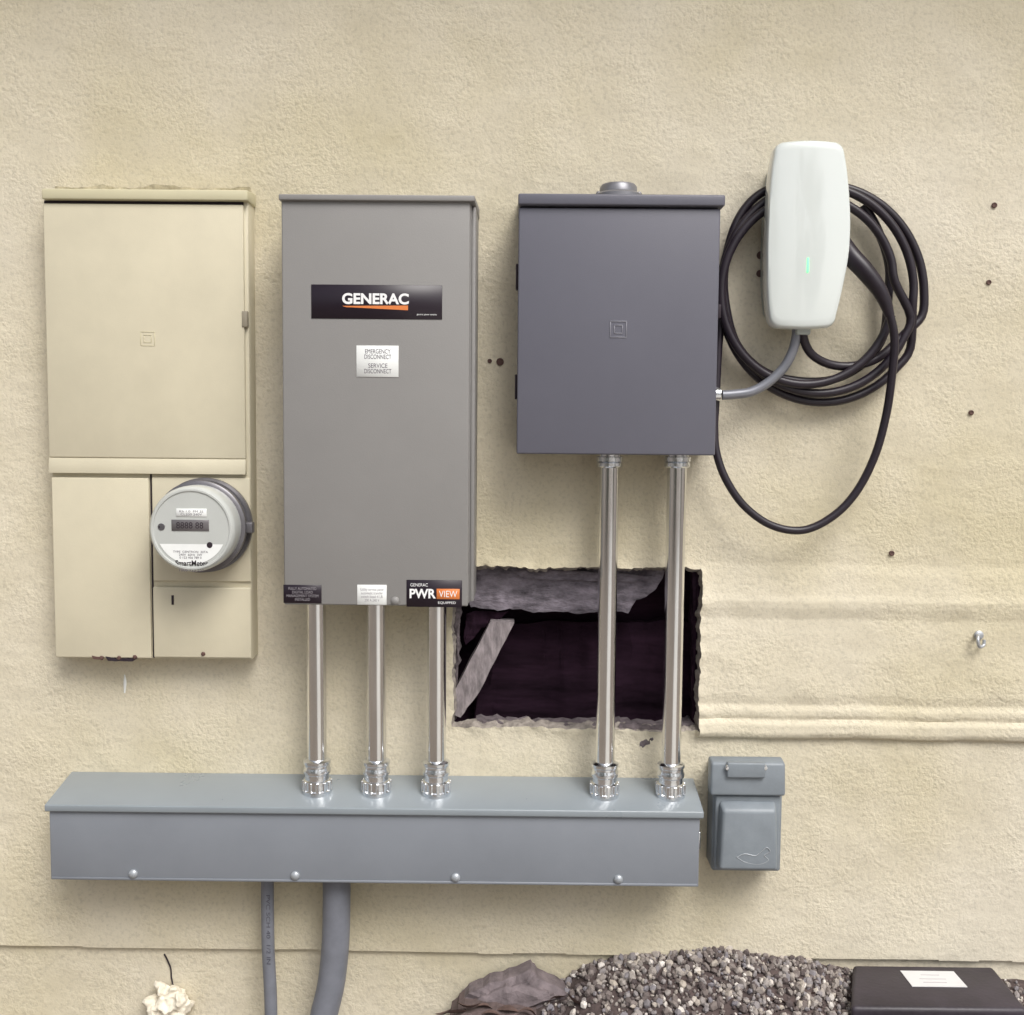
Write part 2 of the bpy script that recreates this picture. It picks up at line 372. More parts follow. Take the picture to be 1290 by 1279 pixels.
for i in range(nx):
    for j in range(ny): bm.faces.new((G[i][j], G[i+1][j], G[i+1][j+1], G[i][j+1]))
bmesh.ops.recalc_face_normals(bm, faces=bm.faces)
ico = bmesh.new(); bmesh.ops.create_icosphere(ico, subdivisions=1, radius=1)
iv = [v.co.copy() for v in ico.verts]; jf = [[v.index for v in f.verts] for f in ico.faces]; ico.free()
for k in range(6500):
    x = random.uniform(gx[1]-.03, .98); d = random.random()**1.4*.42
    if x < gx[2] and random.random() < .5: continue
    if noise.noise(Vector((x*14, d*14, 8))) < -.3 and random.random() < .6: continue
    s = random.choice((.0025,.0035,.0045,.0055,.0078))*random.uniform(.8, 1.25)
    if x > gx[6]: s *= .8
    c = Vector((x, -d-s*.5+.006, gheight(x, d)+s*.35))
    rot = Euler((random.random()*6, random.random()*6, random.random()*6)).to_matrix()
    sv = Vector((random.uniform(.8,1.4), random.uniform(.7,1.1), random.uniform(.5,.9)))
    vv = [bm.verts.new(c+rot@Vector((q.x*sv.x*random.uniform(.85,1.15), q.y*sv.y, q.z*sv.z))*s) for q in iv]
    for f in jf: bm.faces.new([vv[a] for a in f]).material_index = 1
me = bpy.data.meshes.new("gravel"); bm.to_mesh(me); bm.free()
M_peb = bpy.data.materials.new("pebbles"); M_peb.use_nodes = True
nt = M_peb.node_tree; g = nt.nodes.new("ShaderNodeNewGeometry"); cr = nt.nodes.new("ShaderNodeValToRGB")
el = cr.color_ramp.elements; el[0].color = rgb(78,68,68); el[0].position = 0; el[1].color = rgb(222,216,210); el[1].position = 1
for p, c in ((.25, rgb(118,108,104)), (.5, rgb(154,146,140)), (.68, rgb(124,120,126)), (.88, rgb(178,168,156))):
    q = el.new(p); q.color = c
nt.links.new(g.outputs["Random Per Island"], cr.inputs[0]); nt.links.new(cr.outputs[0], nt.nodes["Principled BSDF"].inputs["Base Color"])
nt.nodes["Principled BSDF"].inputs["Roughness"].default_value = .8
me.materials.append(mat("gravel_fines", rgb(84,72,70), .95, var=.4, vscale=60, bump=1, bscale=300)); me.materials.append(M_peb)
link(bpy.data.objects.new("gravel", me))

# dry leaf litter (one object)
bm = bmesh.new()
def leaf(u, v, d, L0, ang, curl):
    c = S(u, v, d); R_ = Matrix.Rotation(ang, 3, 'Y') @ Matrix.Rotation(random.uniform(-.7,.2), 3, 'X')
    n = 7; A = []
    for k in range(n+1):
        t = k/n; w = L0*.28*math.sin(math.pi*min(1, t*.96+.02))**.8
        x = (t-.5)*L0; z = curl*L0*(t-.5)**2
        A.append([bm.verts.new(c+R_@Vector((x, w_, z+abs(w_)*.35))) for w_ in (-w, 0, w)])
    for k in range(n):
        for q in (0, 1): bm.faces.new((A[k][q], A[k+1][q], A[k+1][q+1], A[k][q+1]))
for u, v, d, L0 in ((590,1270,.1,.045),(612,1268,.09,.04),(575,1276,.1,.04),(640,1272,.1,.04),(1000,1236,.05,.045),(1030,1246,.06,.05),(1052,1258,.08,.05),(1015,1256,.09,.045),(980,1262,.12,.04),(700,1258,.06,.04),(725,1264,.09,.045),(668,1274,.11,.04),(905,1228,.02,.03),(1060,1246,.05,.035),(940,1233,.03,.03),(560,1278,.08,.035),(620,1277,.12,.04)):
    leaf(u, v, d, L0, random.uniform(-.6,.6), random.uniform(-1.2,1.2))
from_bm(bm, "dry_leaves", mat("dry_leaf", rgb(100,80,74), .75, var=.4, vscale=60), None, True, 60)

# broken flat stone leaning on the wall: layered chipped slabs
def rock(name, layers, m):
    bm = bmesh.new()
    for outline, d, th in layers:
        P = []
        for k in range(len(outline)):
            a, b = Vector(outline[k]), Vector(outline[(k+1)%len(outline)])
            for t in (0, .33, .66): P.append(a+(b-a)*t+Vector((random.uniform(-2,2), random.uniform(-2,2)))*(t>0))
        Q = [S(p.x, p.y, d) for p in P]; n = len(Q); c = sum(Q, Vector())/n
        rim = [bm.verts.new(q) for q in Q]
        inn = [bm.verts.new(c+(q-c)*.72+Vector((0,-th*random.uniform(.6,1.1),0))) for q in Q]
        bk = [bm.verts.new(q+Vector((0,d*.85,0))) for q in Q]
        top = bm.verts.new(c+Vector((0,-th*1.15,0)))
        for k in range(n):
            j = (k+1)%n
            bm.faces.new((bk[k], bk[j], rim[j], rim[k])); bm.faces.new((rim[k], rim[j], inn[j], inn[k])); bm.faces.new((inn[k], inn[j], top))
    return from_bm(bm, name, m, None, True, 18)
rock("flagstone", [([(574,1274),(587,1256),(602,1246),(622,1237),(650,1230),(669,1221),(677,1232),(699,1241),(716,1253),(704,1264),(660,1290),(590,1296)], .045, .014),
                   ([(584,1274),(606,1256),(630,1246),(655,1240),(690,1250),(700,1258),(660,1272),(600,1290)], .062, .010)], M_stone)
rock("flagstone", [([(566,1292),(584,1277),(612,1273),(650,1275),(676,1282),(660,1330),(560,1330)], .1, .02)], mat("brown_stone", rgb(98,84,82), .9, var=.35, vscale=60, bump=1, bscale=90))

# ---------------------------------------------------------------- rodent bait station (black box with label)
b_ = empty("rodent_bait_station", S(1180, 1260, .1))
zt = S(1170, 1222, .03).z
xa, xb = S(1078, 1222, .03).x, S(1256, 1222, .03).x
fa, fb = S(1070, 1268, .15).x, S(1292, 1268, .15).x
prism("lid", [(xa,-.012,zt-.03),(xb,-.012,zt-.03),(xb,-.012,zt),(xa,-.012,zt),(fa,-.16,zt-.03),(fb,-.16,zt-.03),(fb,-.16,zt-.004),(fa,-.16,zt-.004)], M_bait, b_, .008, 3)
prism("base", [(xa-.008,-.012,GZ),(xb+.02,-.012,GZ),(xb+.02,-.012,zt-.032),(xa-.008,-.012,zt-.032),(fa-.01,-.19,GZ),(fb+.02,-.19,GZ),(fb+.012,-.175,zt-.032),(fa-.006,-.175,zt-.032)], M_bait, b_, .005, 3)
lx0, lx1 = S(1140, 1230, .06).x, S(1208, 1230, .06).x
def ztop(y): return zt-.004*(-y-.012)/.148
prism("label", [(lx0,-.035,ztop(-.035)+.0002),(lx1,-.035,ztop(-.035)+.0002),(lx1,-.035,ztop(-.035)+.0012),(lx0,-.035,ztop(-.035)+.0012),(lx0+.003,-.09,ztop(-.09)+.0002),(lx1+.004,-.09,ztop(-.09)+.0002),(lx1+.004,-.09,ztop(-.09)+.0012),(lx0+.003,-.09,ztop(-.09)+.0012)], mat("matt_label", rgb(215,215,215), .9, spec=.1), b_, 0)
for k, (a, c) in enumerate(((.25,.050),(.5,.064),(.4,.076))):
    z = ztop(-c)+.0016; xm = lx0+(lx1-lx0)*.5; w = .03*a+.010
    prism("label_line_%d"%k, [(xm-w,-c+.0006,z-.0003),(xm+w,-c+.0006,z-.0003),(xm+w,-c+.0006,z),(xm-w,-c+.0006,z),(xm-w,-c-.0006,z-.0003),(xm+w,-c-.0006,z-.0003),(xm+w,-c-.0006,z),(xm-w,-c-.0006,z)], mat("faded_print", rgb(175,165,170), .9), b_, 0)

# ---------------------------------------------------------------- cream meter/main panel
P = empty("electrical_panel", S(186, 530, .02)); D = .055
x0, x1, z0, z1 = RECT(58, 252, 312, 600, D)
_, _, zb, _ = RECT(70, 600, 314, 831, D)
x0l, x1l = x0, S(314, 500, D).x
box("enclosure", x0+.002, x1l-.001, .0, D-.008, zb, z1+.004, M_cream, P, .002)
hx_0, hx_1, hz_0, hz_1 = RECT(53, 239, 312, 252, D+.006)
prism("rain_hood", [(hx_0,.0,hz_0),(hx_1,.0,hz_0),(hx_1,.0,hz_1+.006),(hx_0,.0,hz_1+.006),(hx_0,-D-.008,hz_0),(hx_1,-D-.008,hz_0),(hx_1,-D-.008,hz_1),(hx_0,-D-.008,hz_1)], M_creamd, P, .002)
d0x, d1x, dz0, dz1 = RECT(57, 257, 308, 597, D)
box("door_gap", d0x+.001, d1x-.001, D-.0085, D-.006, dz1-.004, dz1+.006, M_dark, P, 0)
box("door", d0x+.001, d1x, D-.0078, D, dz0+.0285, dz1, M_cream, P, .0025, 3)
prism("door_drip_fold", [(d0x+.001,-D+.0076,dz0),(d1x,-D+.0076,dz0),(d1x,-D+.0076,dz0+.028),(d0x+.001,-D+.0076,dz0+.028),(d0x+.001,-D-.003,dz0),(d1x,-D-.003,dz0),(d1x,-D+.0005,dz0+.028),(d0x+.001,-D+.0005,dz0+.028)], M_cream, P, .001)
a0, a1, c0, c1 = RECT(70, 602, 188.5, 829, D)
box("lower_cover", x0+.003, a1, D-.0078, D-.001, c0, c1, M_cream, P, .002, 3)
a0, a1, c0, c1 = RECT(191, 602, 314, 733, D)
box("meter_cover", a0+.0005, x1l-.001, D-.0078, D-.003, c0, c1, M_cream, P, .002, 3)
a0, a1, c0, c1 = RECT(193, 740, 314, 829, D)
box("test_cover", a0, x1l-.001, D-.0078, D, c0, c1, M_cream, P, .0025, 3)
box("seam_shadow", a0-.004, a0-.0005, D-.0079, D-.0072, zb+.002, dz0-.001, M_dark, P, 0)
box("latch", d1x-.004, d1x+.006, D-.02, D+.002, S(308,412,D).z, S(308,392,D).z, mat("latch_grey", rgb(150,142,125), .5), P, .001)
for q, (u, v, s) in enumerate(((186,427,9),(186,427,5))):   # embossed square
    e0, e1, f0, f1 = RECT(u-s, v-s, u+s, v+s, D)
    for k, (A, B, C, E) in enumerate(((e0,e1,f0,f0+.001),(e0,e1,f1-.001,f1),(e0,e0+.001,f0+.0011,f1-.0011),(e1-.001,e1,f0+.0011,f1-.0011))):
        box("emboss_%d_%d"%(q,k), A, B, D-.0003, D+.0007, C, E, M_creamd, P, .0002, 1)
for k, (u, v) in enumerate(((256,824),(150,829),(128,829),(170,828))):
    lathe("cover_screw_%d"%k, [(0,.003),(.003,.0025),(.0042,0)], M_rust, P, 12, outY(S(u, v, D+.0001)))
slab("rust_chip_a", [(132,828),(146,830),(160,829),(172,830),(168,834),(150,833),(136,833)], D-.006, D+.0008, M_dark, P, 3, .002, 90)
slab("rust_chip_b", [(116,827),(130,828),(128,831),(118,831)], D-.006, D+.0006, M_rust, P, 3, .002, 90)
box("pull_tab", S(216,748,D).x, S(219,748,D).x, D-.0001, D+.001, S(217,762,D).z, S(217,750,D).z, M_dark, P, .0003, 1)
slab("sealant_bead", [(70,235),(90,237),(130,234),(170,236),(200,233),(240,236),(280,237),(314,236),(314,243),(240,243),(150,243),(70,243)], .0, .006, mat("dirty_sealant", rgb(192,182,154,.85), .9, var=.35, vscale=70, bump=1, bscale=150, bdist=.001), P, 6, .004, 60, .003)

# electric meter
Mt = empty("electric_meter", S(258, 664, D)); c = S(260, 661, D)
c.y = -D+.002
lathe("socket_ring", [(0,0),(.084,0),(.087,.004),(.087,.014),(.083,.018),(.080,.018),(.080,.034),(.0835,.036),(.0835,.046),(.079,.049),(.0,.049)], M_ring, Mt, 64, outY(c))
lathe("meter_body", [(.0765,.048),(.0765,.085),(.0745,.092),(.071,.0955),(.068,.0955),(.0665,.0935),(0,.0935)], M_face, Mt, 64, outY(c))
fd = -c.y+.0935
def fr(u0,v0,u1,v1,n,m,th=.001): return plate(n, u0, v0, u1, v1, fd+th, m, Mt, th+.0003, .0002)
fr(216,655,263,669,"lcd", M_lcd, .0012); text("lcd_digits", "8888 88", 222,658,256,666, fd+.0015, M_dark, Mt)
bm = bmesh.new(); cf = Vector((c.x, -fd-.0008, c.z)); R0 = .062
a_s = [rad(205+130*k/24) for k in range(25)]
bm.faces.new([bm.verts.new(cf+Vector((R0*math.cos(a), 0, R0*math.sin(a)))) for a in a_s]); from_bm(bm, "data_label", M_lab, Mt)
fr(222,641,260,651,"upper_label", M_lab, .001); text("upper_print", "Kh 1.0  FM 2S\nCL200 240V", 226,643,256,649.5, fd+.0013, M_ink, Mt)
text("meter_print", "TYPE  CENTRON  30TA\n240V  60Hz  3W\n0 123 456 789 0", 218,694,262,704, fd+.0013, M_ink, Mt)
text("meter_name", "SmartMeter", 221,706,262,713, fd+.0013, M_dark, Mt, .01)
text("meter_serial", "1006 923 551", 226,716,256,720, fd+.0013, M_ink, Mt)
for k, (u, v, r) in enumerate(((203,664,.0065),(264,687,.0055),(201,664,.003))):
    q = S(u, v, fd+.001); q.y = -fd
    lathe("meter_port_%d"%k, [(r,0),(r*.9,.0012),(0,.0016)], M_dark if k else M_ring, Mt, 20, outY(q))
box("lock_tab", c.x+.078, c.x+.094, D+.018, D+.036, c.z-.012, c.z+.008, M_ring, Mt, .002)

# ---------------------------------------------------------------- transfer switch (warm grey)
T = empty("transfer_switch_box", S(475, 500, .07)); D = .155
x0, x1, z0, z1 = RECT(356, 251, 591, 763, D)
box("enclosure", x0+.001, x1+.0015, .0, D-.02, z0+.002, z1+.004, M_gen, T, .003)
box("front_cover", x0, x1, D-.022, D, z0, z1, M_gen, T, .003, 3)
prism("rain_hood", [(x0-.004,0,z1-.004),(x1+.010,0,z1-.004),(x1+.010,0,z1+.016),(x0-.004,0,z1+.016),(x0-.003,-D-.007,z1-.004),(x1+.008,-D-.007,z1-.004),(x1+.008,-D-.007,z1+.006),(x0-.003,-D-.007,z1+.006)], M_gen, T, .002, 3)
box("side_flange", x1+.0016, x1+.0085, .002, D-.03, z0+.004, z1-.006, M_gen, T, .0015)
plate("brand_label", 392,359,557,402, D+.001, M_black, T, .0012, .0004)
e = D+.0013
text("brand_text", "GENERAC", 431,369.5,515,383.5, e, M_wht, T, .035)
bm = bmesh.new(); pts = [S(431,385.5,e), S(514,385,e), S(514,391,e), S(436,387,e)]
bm.faces.new([bm.verts.new(p) for p in pts]); from_bm(bm, "brand_swoosh", M_org, T)
text("label_footer", "generac power systems", 525,395.5,550,398, e, M_lab, T)
plate("disconnect_label", 449,435.5,502,475, D+.001, M_lab, T, .0012, .0002)
for k, (w_, va, vb, ua, ub) in enumerate((("EMERGENCY",440,445.5,460,492),("DISCONNECT",446.8,452.3,459,493),("SERVICE",458,463.5,464,488),("DISCONNECT",465,470.5,459,493))):
    text("disconnect_text_%d"%k, w_, ua, va, ub, vb, e, M_ink, T, .0)
plate("black_notice", 357,737,405,760, D+.001, M_black, T, .0012, .0003)
text("notice_text", "FULLY AUTOMATED\nDIGITAL LOAD\nMANAGEMENT SYSTEM\nINSTALLED", 361,740,401,757, e, mat("grey_ink", rgb(150,145,150), .5), T)
plate("cert_label", 450,737,487,762, D+.001, M_lab, T, .0012, .0002)
text("cert_text", "Utility service panel\nautomatic transfer\nswitch listed 41LB\n200 A 240 V", 454,741,483,758, e, mat("grey_ink_b", rgb(160,155,160), .8), T)
plate("app_label", 512,731,582,765, D+.0012, M_black, T, .0014, .0006)
text("app_brand", "GENERAC", 517,735,539,739, D+.0015, M_wht, T)
text("app_name", "PWR", 516,742,549,754, D+.0015, M_wht, T, .03)
plate("app_badge", 550,742,579,755, D+.0018, M_org, T, .0006, .0002)
text("app_view", "VIEW", 553,744.5,576,752.5, D+.0021, M_lab, T)
text("app_foot", "EQUIPPED", 552,758,574,761.5, D+.0015, M_wht, T)
lathe("bottom_screw", [(.0075,0),(.007,.003),(.004,.0055),(0,.006)], M_gen, T, 20, outY(S(498,757,D)))

# ---------------------------------------------------------------- slate grey breaker box
B = empty("breaker_box", S(780, 410, .06)); D = .13
x0, x1, z0, z1 = RECT(652, 260, 904.5, 573, D)
box("enclosure", x0+.002, x1-.002, 0, D-.016, z0+.001, z1+.004, M_sqd, B, .003)
box("gap", x0+.003, x1-.003, D-.017, D-.012, z0+.004, z1+.01, M_dark, B, 0)
box("door", x0, x1, D-.0145, D, z0, z1-.003, M_sqd, B, .003, 3)
prism("rain_hood", [(x0-.001,0,z1),(x1+.006,0,z1),(x1+.006,0,z1+.032),(x0-.001,0,z1+.032),(x0-.001,-D-.009,z1),(x1+.006,-D-.009,z1),(x1+.006,-D-.009,z1+.019),(x0-.001,-D-.009,z1+.019)], M_sqd, B, .003, 3)
for k, v in enumerate((347, 487)):
    hz = S(651, v, D).z
    box("hinge_%d"%k, x0-.004, x0+.0, D-.04, D-.010, hz-.022, hz+.022, M_dark, B, .002)
hz = S(905, 392, D).z
box("latch", x1-.0005, x1+.005, D-.02, D-.002, hz-.012, hz+.012, M_dark, B, .001)
hub = Vector((S(779,240,.07).x, -.07, z1+.018))
lathe("conduit_hub", [(.043,0),(.043,.012),(.038,.016),(.034,.017),(.033,.027),(.030,.031),(0,.032)], M_alu, B, 40, Matrix.Translation(hub))
for s in (-1, 1): lathe("hub_screw", [(.005,0),(.005,.014),(.003,.017),(0,.0175)], M_alu, B, 12, Matrix.Translation(hub+Vector((s*.036,-.012,0))))
for s in (10.5, 5.5):
    e0, e1, f0, f1 = RECT(779-s, 415-s, 779+s, 415+s, D)
    for k, (A, Bb, C, E) in enumerate(((e0,e1,f0,f0+.0013),(e0,e1,f1-.0013,f1),(e0,e0+.0013,f0+.0014,f1-.0014),(e1-.0013,e1,f0+.0014,f1-.0014))):
        box("emboss_%d"%k, A, Bb, D-.0003, D+.0012, C, E, mat("slate_emboss", rgb(146,146,154,.98), .4), B, .0004, 1)
lathe("side_locknut", [(0,0),(.017,0),(.017,.005),(.0125,.006),(.0125,.022),(0,.022)], M_zinc, B, 24, Matrix.Translation(Vector((x1-.003,-.06,S(908,497,.06).z))) @ Matrix.Rotation(rad(90),4,'Y'))

# ---------------------------------------------------------------- wiring trough
W = empty("wiring_trough", S(470, 1060, .05)); D = .115
x0, x1, z0, z1 = RECT(63, 1023, 881, 1113, D)
box("body", x0, x1, 0, D, z0, z1+.002, M_tr, W, .002, 3)
prism("sloped_lid", [(x0-.006,0,z1+.001),(x1+.006,0,z1+.001),(x1+.006,0,z1+.032),(x0-.006,0,z1+.032),(x0-.006,-D-.007,z1-.004),(x1+.006,-D-.007,z1-.004),(x1+.006,-D-.007,z1+.009),(x0-.006,-D-.007,z1+.009)], M_trl, W, .0025, 3)
for k, (u, v) in enumerate(((168,1103),(372,1103.5),(574,1105),(779,1107))):
    q = S(u, v, D); q.y = -D; q.z = z0+.013
    lathe("cover_screw_%d"%k, [(.0085,0),(.008,.003),(.005,.006),(0,.007)], mat("screw_grey", rgb(165,170,175), .35, metal=.3), W, 20, outY(q))
box("bottom_flange", x0+.002, x1-.002, D, D+.0015, z0+.001, z0+.006, M_tr, W, .0006, 1)
box("nipple_nut", x1+.0005, x1+.012, .03, .06, S(888,1068,.05).z, S(888,1046,.05).z, M_zinc, W, .002)

# ---------------------------------------------------------------- metal conduits
lidz = z1+.02
def conduit(ub, vb, ut, vt, top_fit):
    d = .062
    pb = S(ub, 985, d); pt = S(ut, vt, d); x = (pb.x+pt.x)/2
    c = empty("metal_conduit", (x, -d, (pb.z+pt.z)/2)); r = .0178
    zb_ = lidz-.012; zt_ = pt.z+.008
    def mk(n, prof, m): return lathe(n, prof, m, c, 48, Matrix.Translation((x, -d, 0)))
    mk("pipe", [(r, zb_+.03), (r, zt_)], M_emt)
    z = zb_
    mk("connector", [(.0275,z),(.0275,z+.016),(.0255,z+.018),(.0255,z+.034),(.0225,z+.036),(.0225,z+.046),(.0250,z+.048),(.0255,z+.054),(.0235,z+.058),(.0235,z+.064),(.0255,z+.066),(.0255,z+.071),(.021,z+.074),(r,z+.0745)], M_zinc)
    for k in range(12):
        a = 2*math.pi*k/12+.2
        bm = bmesh.new(); bmesh.ops.create_cube(bm, size=1, matrix=Matrix.Translation((x,-d,z+.024)) @ Matrix.Rotation(a,4,'Z') @ Matrix.Translation((.0262,0,0)) @ Matrix.Diagonal((.004,.006,.020,1)))
        bmesh.ops.bevel(bm, geom=bm.edges[:], offset=.0008, segments=1, affect='EDGES'); from_bm(bm, "nut_lug_%d"%k, M_zinc, c)
    if top_fit:
        z = pt.z
        mk("top_connector", [(r,z-.024),(.021,z-.0235),(.0235,z-.021),(.0235,z-.015),(.0215,z-.014),(.0245,z-.012),(.0245,z-.004),(.021,z-.003),(.021,z+.006)], M_zinc)
conduit(399, 975, 399, 763, False); conduit(473.5, 975, 475, 763, False); conduit(549, 975, 551, 763, False)
conduit(762, 975, 767.5, 573, True); conduit(846.5, 975, 851.5, 573, True)

# ---------------------------------------------------------------- pvc conduits under trough
d = .045
pv = empty("pvc_conduit", S(338,1200,d))
tube("pipe", [S(337,1100,d), S(337,1140,d), S(338,1200,d), S(341,1260,d), S(343,1380,d)], .0122, M_pvc, pv, 24)
text("pipe_print", "PVC SCH 40  1/2 IN", 335.5,1128,340.5,1215, d+.0126, mat("print_grey", rgb(80,80,90), .6), pv, rot=True)
pv2 = empty("pvc_conduit", S(422,1200,.055))
tube("pipe", [S(424,1100,.055), S(424,1140,.055), S(422.5,1190,.055), S(417,1240,.055), S(404,1300,.06), S(392,1400,.06)], .0262, M_pvc, pv2, 32)
# ---------------------------------------------------------------- outdoor outlet box
O = empty("outdoor_outlet_box", S(942, 1030, .05))
x0, x1, z0, z1 = RECT(897, 966, 986, 1100, .06)
box("back_box", x0+.001, x1-.002, 0, .062, z0+.004, z1-.003, M_out, O, .005, 4)
a0, a1, c0, c1 = RECT(896, 963, 991, 1004, .085)
prism("hinge_hood", [(a0,-.045,c0),(a1,-.045,c0),(a1,-.045,c1+.004),(a0,-.045,c1+.004),(a0,-.082,c0),(a1,-.082,c0),(a1-.001,-.078,c1),(a0+.001,-.078,c1)], M_out, O, .005, 3)
e0, e1, f0, f1 = RECT(902, 1007, 986, 1103, .09)
prism("flip_cover", [(e0,-.05,f0),(e1,-.05,f0),(e1,-.05,f1),(e0,-.05,f1),(e0+.001,-.072,f0+.001),(e1-.001,-.072,f0+.001),(e1-.001,-.072,f1),(e0+.001,-.072,f1)], M_out, O, .004, 3)
e0, e1, f0, f1 = RECT(906, 1022, 982, 1098, .10)
prism("cover_bulge", [(e0-.001,-.0725,f0-.002),(e1+.001,-.0725,f0-.002),(e1-.002,-.0725,f1+.012),(e0+.003,-.0725,f1+.012),(e0+.002,-.100,f0+.002),(e1-.002,-.100,f0+.002),(e1-.006,-.094,f1-.002),(e0+.008,-.094,f1-.002)], M_out, O, .006, 4)
m0, m1, n0, n1 = RECT(916, 961, 964, 976, .085)
box("latch_tab", m0, m1, .075, .088, n0-.006, n1, M_out, O, .003, 3)
for k, u in enumerate((917, 963)):
    lathe("tab_screw_%d"%k, [(.0055,0),(.005,.003),(0,.004)], M_zinc, O, 14, outY(S(u, 967, .084)))
dd = .0985
tube("embossed_bird", [S(928,1080,dd), S(938,1076,dd), S(952,1078,dd), S(960,1072,dd), S(966,1068,dd), S(970,1073,dd), S(963,1078,dd), S(968,1084,dd), S(955,1089,dd), S(938,1086,dd), S(928,1080,dd)], .001, MATS["screw_grey"], O, 8)

# ---------------------------------------------------------------- EV charger
E = empty("ev_charger", S(1020, 300, .08))
L_ = [(180,979),(200,974),(240,970),(300,967),(350,967),(390,968.5),(411,973)]
R_ = [(180,1063),(200,1068),(240,1072),(280,1074),(320,1072),(360,1064),(390,1057),(411,1051)]
def interp(T_, v):
    for (a, p), (b, q) in zip(T_, T_[1:]):
        if a <= v <= b: return p+(q-p)*(v-a)/(b-a)
    return T_[0][1] if v < T_[0][0] else T_[-1][1]
ring = []
def crv(T_, v):
    return sum(interp(T_, min(411, max(180, v+o))) for o in (-16,-8,0,8,16))/5
v0_, v1_, rc = 177.0, 413.0, 14.0
def corner(cx_, cy_, a0, a1, n=7): return [(cx_+rc*math.cos(rad(a0+(a1-a0)*i/n)), cy_+rc*math.sin(rad(a0+(a1-a0)*i/n))) for i in range(n+1)]
lt, rt, lb, rb = crv(L_,190), crv(R_,190), crv(L_,400), crv(R_,400)
ring += corner(lt+rc, v0_+rc, 180, 270)
for k in range(1, 8): t = k/8; ring.append((lt+rc+(rt-lt-2*rc)*t, v0_-1.5*math.sin(math.pi*t)))
ring += corner(rt-rc, v0_+rc, 270, 360)
for k in range(1, 20): v = 190+210*k/20; ring.append((crv(R_, v), v))
ring += corner(rb-rc, v1_-rc, 0, 90)
for k in range(1, 8): t = k/8; ring.append((rb-rc+(lb-rb+2*rc)*t, v1_+1.5*math.sin(math.pi*t)))
ring += corner(lb+rc, v1_-rc, 90, 180)
for k in range(1, 20): v = 400-210*k/20; ring.append((crv(L_, v), v))
DF = .105
pts = [S(u, v, DF) for u, v in ring]; cen = sum(pts, Vector())/len(pts); cen.x = S(1020,300,DF).x
def loft(levels, name, m):
    bm = bmesh.new(); rings = []
    for s, dep in levels:
        rings.append([bm.verts.new(((cen+(p-cen)*s).x, -dep, (cen+(p-cen)*s).z)) for p in pts])
    n = len(pts)
    for a, b in zip(rings, rings[1:]):
        for i in range(n): bm.faces.new((a[i], a[(i+1)%n], b[(i+1)%n], b[i]))
    bm.faces.new(rings[-1])
    return from_bm(bm, name, m, E, True, 50)
loft([(.86,.0),(.88,.03),(.93,.05),(.97,.066)], "back_body", M_whiteb)
bm = bmesh.new(); rings = []; n = len(pts)
hw = .078
for s, off in ((.965,-.040),(.992,-.036),(1.0,-.028),(1.0,-.012),(.996,-.006),(.985,-.002),(.965,0),(.9,0),(.8,0),(.65,0),(.5,0),(.35,0),(.2,0),(.08,0)):
    rr = []
    for p in pts:
        q = cen+(p-cen)*s
        bulge = .010*(1-min(1, abs(q.x-cen.x)/hw)**2) - .004*((q.z-cen.z)/.17)**2
        rr.append(bm.verts.new((q.x, -(DF-.006+off+bulge*(1 if off > -.03 else .3)), q.z)))
    rings.append(rr)
for a, b in zip(rings, rings[1:]):
    for i in range(n): bm.faces.new((a[i], a[(i+1)%n], b[(i+1)%n], b[i]))
bm.faces.new(rings[-1])
from_bm(bm, "glass_face", M_white, E, True, 45)
lq = S(1018, 334, DF+.005)
box("status_led", lq.x-.0018, lq.x+.0018, DF-.002, DF+.0046, lq.z-.013, lq.z+.013, M_led, E, .001)
box("cable_gland", S(1004,414,.08).x-.002, S(1018,414,.08).x+.004, .06, .085, S(1010,422,.08).z, S(1010,408,.08).z, M_whiteb, E, .003)

# ---------------------------------------------------------------- charging cable
C = empty("charging_cable", S(1035, 400, .04)); cr_ = .0080
def loopel(cu, cv, ru, rv, a0, a1, d0, d1, n=22, wob=0, ph=0):
    out = []
    for k in range(n+1):
        t = k/n; a = rad(a0+(a1-a0)*t)
        w = 1+wob*math.sin(2*a+ph)
        out.append((cu+ru*w*math.cos(a), cv+rv*w*math.sin(a), d0+(d1-d0)*t))
    return out
path = [(1013,405,.075),(1012,425,.07),(1022,446,.06),(1045,459,.05),(1075,461,.045),(1108,450,.045),(1140,420,.04)]
path += loopel(1036,370,128,137, 12,-330, .035,.03, 26)
path += loopel(1030,365,120,132, 10,-345, .045,.045, 26, .012, 1)
path += loopel(1018,366,108,120, -5,-345, .055,.055, 26, .02, 2.4)
tube("coil", [S(u, v, d) for u, v, d in path], cr_, M_rub, C, 12, 4)
path = [(1088,258,.03),(1106,290,.03),(1120,335,.03),(1118,385,.03),(1112,425,.03),(1088,458,.03),(1050,478,.03),(1005,480,.03),(962,468,.032),(930,437,.035),(916,395,.035),(912,345,.035),(924,290,.035),(945,255,.035),(975,236,.035),(1020,228,.035)]
tube("coil_inner", [S(*p) for p in path], cr_, M_rub, C, 12, 8)
path = [(1112,372,.085),(1122,400,.085),(1127,430,.082),(1124,470,.078),(1117,520,.07),(1103,572,.065),(1080,618,.06),(1050,650,.06),(1012,668,.06),(972,662,.06),(938,638,.06),(915,605,.06),(903,572,.055),(900,540,.05),(902,500,.045),(905,440,.04),(909,400,.038),(912,350,.036)]
tube("free_end", [S(*p) for p in path], .0074, M_rub, C, 12, 8)
path = [(1060,300,.06),(1072,322,.075),(1088,340,.083),(1104,360,.086),(1114,378,.086),(1121,398,.085)]
tube("plug_handle", [S(*p) for p in path], .015, M_rub, C, 16, 8, radii=[.012,.0165,.0165,.0145,.012,.0085])

